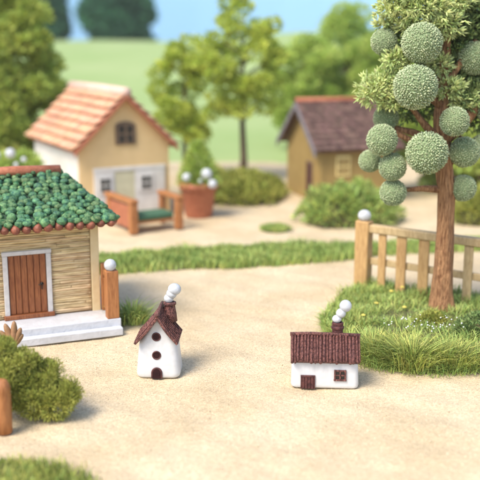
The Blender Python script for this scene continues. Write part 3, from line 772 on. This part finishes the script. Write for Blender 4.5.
# ------------------------------------------------------------------ plum roofed house
def plum_house():
    t = thing('plum_roofed_house', 'ochre house with plum shingle roof in the right background', 'house', (5.03, 55.7, 0), R(17))
    Lx, D, Hw, Hr = 5.0, 6.1, 3.75, 6.15
    M = Matrix.Rotation(R(90), 4, 'Z')
    b = MB(); b.box(0, Lx, 0, D, 0, Hw)
    b.add([(0,0,Hw),(0,D,Hw),(0,D/2,Hr),(Lx,0,Hw),(Lx,D,Hw),(Lx,D/2,Hr)], [(0,2,1),(3,4,5),(0,3,5,2),(1,2,5,4)])
    b.build('wall', OCHRE, t)
    MB().box(-.05, .22, -.05, -.003, 0, Hw-.1).build('corner_trim', YELLOW and OCHRE, t, bevel=.02)
    ov = .5; k = (Hr-Hw)/(D/2)
    def rp(x, y, up=.08): return (x, y, Hr-abs(y-D/2)*k+up)
    x0, x1 = -.55, Lx+.5
    b = MB(); b.slab([rp(x0,-ov), rp(x1,-ov), rp(x1,D/2), rp(x0,D/2)], .14); b.slab([rp(x0,D/2), rp(x1,D/2), rp(x1,D+ov), rp(x0,D+ov)], .14)
    rf = b.build('roof', SHINGLE, t)
    b = MB(); roof_tiles(b, rp(x0,-ov), rp(x1,-ov), rp(x1,D/2), rp(x0,D/2), 9, 20, .15, .02)
    roof_tiles(b, rp(x1,D+ov), rp(x0,D+ov), rp(x0,D/2), rp(x1,D/2), 9, 20, .15, .02); b.build('roof_shingles', SHINGLE, rf)
    MB().tube([rp(x0-.03,D/2,.2), rp(x1,D/2,.2)], .17, 10).build('ridge_cap', TERRA, rf, smooth=True)
    b = MB()
    for ya, yb in ((-ov-.05, D/2), (D/2, D+ov+.05)):
        za, zb = rp(0,ya,0)[2], rp(0,yb,0)[2]
        b.add([(x, y, z+dz) for x in (x0-.1, x0-.003) for (y, z) in ((ya,za),(yb,zb)) for dz in (-.3, .14)],
              [(0,2,3,1),(4,5,7,6),(0,1,5,4),(2,6,7,3),(1,3,7,5),(0,4,6,2)])
    b.build('bargeboard', FASCIA, rf, bevel=.02)
    # gable door
    b = MB(); b.box(-.07, .02, 1.3, 2.35, 0, 2.55); d = b.build('door', BROWNF, t, bevel=.03)
    MB().box(-.1, -.06, 1.42, 2.23, .05, 2.43).build('door_leaf', MAROON, d)
    b = MB(); b.box(1.02, 1.98, -.07, .02, 1.75, 3.05); wn = b.build('window', YELLOW, t, bevel=.03)
    for ix in (0, 1):
        for iz in (0, 1):
            MB().box(1.14+ix*.39, 1.14+ix*.39+.33, -.09, -.065, 1.88+iz*.56, 2.34+iz*.56).build('pane', OCHRE, wn)
plum_house()

# ------------------------------------------------------------------ fence
def fence():
    a = G(363, 291)+Vector((0,.2,0)); yaw = math.atan2(-.58, .81)
    t = thing('picket_fence', 'weathered wooden picket fence with a white ball on its end post', 'fence', a, yaw)
    MB().box(-.3, .3, -.25, .25, 0, 2.92).build('post', WOODW, t, bevel=.05)
    MB().ball((0,0,3.12), .27, 18, 12, (1,1,.9)).build('finial_ball', FROST, t, smooth=True)
    MB().box(.303, 8.2, -.2, .2, 2.47, 2.80).build('top_rail', WOODF, t, bevel=.05)
    MB().box(.303, 8.2, .0, .16, 1.12, 1.40).build('lower_rail', WOODF, t, bevel=.03)
    for x, w_ in ((.88,.34),(1.72,.42),(2.68,.44),(3.6,.38),(4.5,.36),(5.4,.42),(6.4,.38),(7.4,.38)):
        MB().box(x-w_/2, x+w_/2, -.12, -.005, 0.02, 2.465).build('picket', WOODF if x > 3 else WOODW, t, bevel=.035)
fence()

# ------------------------------------------------------------------ ball tree
def ball_tree():
    base = Vector((7.52, 32.2, 0)); t = thing('ball_tree', 'tree with carved brown trunk and many pale green leaf balls', 'tree', base)
    def Lp(px, py, Y): return P(px, py, Y)-base
    pts = [Vector((0,0,-.1)), Vector((0,0,.25)), Vector((-.02,0,.9)), Vector((-.02,0,2)), Vector((-.03,0,3.4)), Vector((-.04,0,4.8)), Vector((-.22,.1,6.0)), Vector((-.34,.2,7.4)), Vector((-.3,.3,9)), Vector((-.2,.3,10.6)), Vector((-.1,.3,12))]
    rad = [.66,.52,.40,.34,.31,.30,.33,.26,.2,.13,.06]
    # resample
    PP = []; RR = []
    for i in range(len(pts)-1):
        for k in range(5): s = k/5; PP.append(pts[i].lerp(pts[i+1], s)); RR.append(rad[i]*(1-s)+rad[i+1]*s)
    PP.append(pts[-1]); RR.append(rad[-1])
    b = MB(); b.tube(PP, RR, 40, .055)
    b.build('trunk', BARK, t, smooth=True)
    def br(p0, p1, r0, r1, sag=.15):
        p0, p1 = Vector(p0), Vector(p1); b = MB(); m = (p0+p1)/2
        pl = [p0, p0.lerp(m,.5)+Vector((0,0,-sag*.4)), m+Vector((0,.03,-sag*.5)), m.lerp(p1,.5)+Vector((0,0,-sag*.2)), p1]
        b.tube(pl, [r0, r0*.85+r1*.15, (r0+r1)/2, r1*1.15, r1], 10, .06); b.build('branch', BARK, t, smooth=True)
    tr = lambda z: Vector((-.05-.1*max(0, z-4.8),.05,z))
    br(tr(4.75), Lp(400,190,32.2), .15, .08, -.1)
    br(tr(6.0), Lp(396,133,32.2), .2, .1, .1)
    br(tr(6.2), Lp(384,124,32.6), .18, .08, -.3)
    br(tr(6.4), Lp(405,100,32.0), .18, .08)
    br(tr(5.6), Lp(462,136,32.4), .2, .1, .2)
    br(tr(6.6), Lp(490,92,32.6), .26, .16, .2)
    br(tr(7.8), Lp(392,62,32.4), .16, .07)
    br(tr(8.4), Lp(476,40,32.6), .16, .08)
    br(tr(5.3), Lp(470,180,32.9), .12, .05, .1)
    # leaf balls
    protos = []
    for v in range(3):
        b = MB(); b.mi = 0; b.ball((0,0,0), .93, 24, 14); b.mi = 1
        n = 1350; ga = math.pi*(3-5**.5)
        for i in range(n):
            z = 1-2*(i+.5)/n; r = math.sqrt(1-z*z); a = ga*i
            d = (Vector((r*math.cos(a), r*math.sin(a), z))+rvec()*.045).normalized()
            s = random.uniform(.030, .054); k = random.uniform(.92, .99)
            M = Matrix.Translation(d*k) @ d.to_track_quat('Z', 'Y').to_matrix().to_4x4() @ Matrix.Rotation(random.uniform(0,6), 4, 'Z')
            b.add([(v_[0]*s, v_[1]*s, v_[2]*s*1.5) for v_ in OCT], OCF, M)
        me = bpy.data.meshes.new('leaf_ball'); me.from_pydata(b.v, [], b.f); me.materials.append(BALLC); me.materials.append(FLORET)
        me.polygons.foreach_set('material_index', b.m); me.polygons.foreach_set('use_smooth', [True]*len(b.f)); me.update(); protos.append(me)
    balls = [(422,43,20.5,31.2),(384,42,13.5,32.2),(415.5,87,22.5,31.0),(474,58,17,32.6),(454.5,121.5,15,31.3),(427,153,21.5,31.0),
             (382,140,16,31.5),(386,118,13,32.6),(370,161,11.5,32.5),(392.5,167,14,31.6),(464.5,152,15.5,32.0),(393,192.5,13.5,31.8),
             (463,188,13.5,32.2),(482,146,12,32.8),(436,8,0,0),(404,120,0,0),(492,110,15,32.4),(500,30,18,32.4)]
    for i, (px, py, r, Y) in enumerate(balls):
        if not r: continue
        p = Lp(px, py, Y); o = bpy.data.objects.new('leaf_ball', protos[i % 3]); COL.objects.link(o); o.parent = t
        k = r/FPX*(Y*CP+(H-(p.z))*SP); o.location = p; o.scale = (k, k, k*random.uniform(.96,1.0)); o.rotation_euler = (random.uniform(0,3), random.uniform(0,3), random.uniform(0,6))
    # sprigs
    def sprays(cl, m, name):
        b = MB()
        for px, py, r, Y, n in cl:
            c = Lp(px, py, Y); rr = r/FPX*33
            for i in range(int(n*.62)):
                v = rvec(); k = random.uniform(.3, 1.12)
                p = c+Vector((v.x, v.y*.8, v.z*.8))*rr*k; d = (v+rvec()*.5+Vector((0,0,.25))).normalized()
                # a small rosette of leaves at every sprig tip
                for j in range(4):
                    sprig(b, p, (d+rvec()*.75).normalized(), random.uniform(.15,.32), random.uniform(.045,.08))
        b.build(name, m, t, smooth=False)
    sprays([(398,6,20,32,520),(425,6,24,31.8,620),(445,22,18,32,420),(452,0,18,32.2,420),(410,-8,24,32,400),(408,22,12,32,200),(375,90,17,31.9,420),(392,96,14,31.8,300),(383,82,12,32,220),
            (396,60,11,31.8,240),(400,72,9,31.9,150),(385,24,8,32.3,100),(450,88,14,32.2,240),(462,98,12,32.4,180),(440,64,10,32.3,120),(440,-10,24,32.4,300)], SPRIG, 'light_foliage')
    sprays([(450,40,22,33,480),(470,20,20,33.2,420),(445,70,20,33,420),(465,90,22,33.2,420),(480,75,20,33.2,350),(455,110,18,33.4,300),(475,118,16,33.4,260),
            (420,110,14,33.2,160),(430,66,14,33,260),(480,40,20,33.4,300),(400,40,12,33,160),(490,0,24,33,300),(462,34,20,33,420),(478,62,22,33.4,420),(448,10,20,33.2,360),(470,96,18,32.6,300),(478,10,22,33,360),(438,52,16,33.2,260),(468,75,16,33,260),(405,112,12,33.4,110)], SPRIGD, 'deep_foliage')
random.seed(77)
ball_tree()

# ------------------------------------------------------------------ foreground
random.seed(5)
c = G(30, 428)+Vector((0,.7,0)); t = thing('moss_bush', 'soft mossy green bush in the lower left foreground', 'bush', (c.x, c.y, 0))
b = MB()
for x, y, z, r, n in ((0,0,.5,.55,1100),(.55,-.05,.42,.5,1000),(-.55,0,.75,.6,1100),(-.5,.25,1.35,.5,800),(.15,.3,1.0,.45,700),(.85,.1,.6,.3,400),(-1.1,0,.9,.7,900),(-.95,.3,1.75,.4,500)):
    clump(b, (x, y, z), r, int(n*1.9), .14, .032, (1,1,.85))
    for k in range(19):            # uneven sprays sticking out of every clump
        v = rvec(); v.z = abs(v.z)*.9; q = Vector((x, y, z))+v*r*random.uniform(.75, 1.2)
        if q.z > .05: clump(b, q, random.uniform(.1, .24), 150, .10, .024, (1,1,1.15), .7)
b.build('foliage', MOSS, t)
c = G(4, 432); t = thing('round_topped_peg', 'orange brown round topped peg before the mossy bush', 'post', (c.x, c.y, 0))
MB().lathe([(.22,0),(.23,.4),(.235,1.0),(.22,1.12),(.23,1.16),(.22,1.3),(.16,1.42),(.08,1.47),(0,1.48)], 20).build('peg_body', WOODO, t, smooth=True)
c = G(6, 405)+Vector((0,1.6,0)); t = thing('finger_succulent', 'rosy finger leaved succulent behind the mossy bush', 'plant', (c.x-.1, c.y, 0))
for k, (a, L, s) in enumerate(((-62,.6,.10),(-25,.72,.11),(5,.78,.11),(32,.6,.10),(58,.45,.09))):
    d = Vector((math.sin(R(a))*.75, -.05, math.cos(R(a)*.6))); p0 = Vector((0,0,1.2))
    MB().tube([p0*.3, p0, p0+d*L*.4, p0+d*L*.75, p0+d*L*.93, p0+d*L], [.1,s*.8, s, s*.85, s*.55, .02], 10).build('leaf', SUCC, t, smooth=True)
fg = gp([(-20,520),(-20,462),(10,460),(40,464),(70,471),(92,480),(100,500),(100,520)])
tag(blob('foreground_soil', fg, .02, TURF, .05), kind='structure')
lawn('foreground_grass', 'blurred bright grass in the bottom left corner', fg, 5200, GRASS, .12, .32, .035)

# ------------------------------------------------------------------ air
b = MB(); b.box(-300, 300, -12, 400, -1.5, 60)
hm = bpy.data.materials.new('haze'); hm.use_nodes = True; N = hm.node_tree.nodes; N.remove(N['Principled BSDF'])
pv = N.new('ShaderNodeVolumePrincipled'); pv.inputs['Density'].default_value = .00022; pv.inputs['Color'].default_value = (1,1,1,1)
hm.node_tree.links.new(pv.outputs[0], N['Material Output'].inputs['Volume'])
o = b.build('haze', hm); tag(o, 'thin pale haze in the air over the whole village', 'haze', kind='stuff')
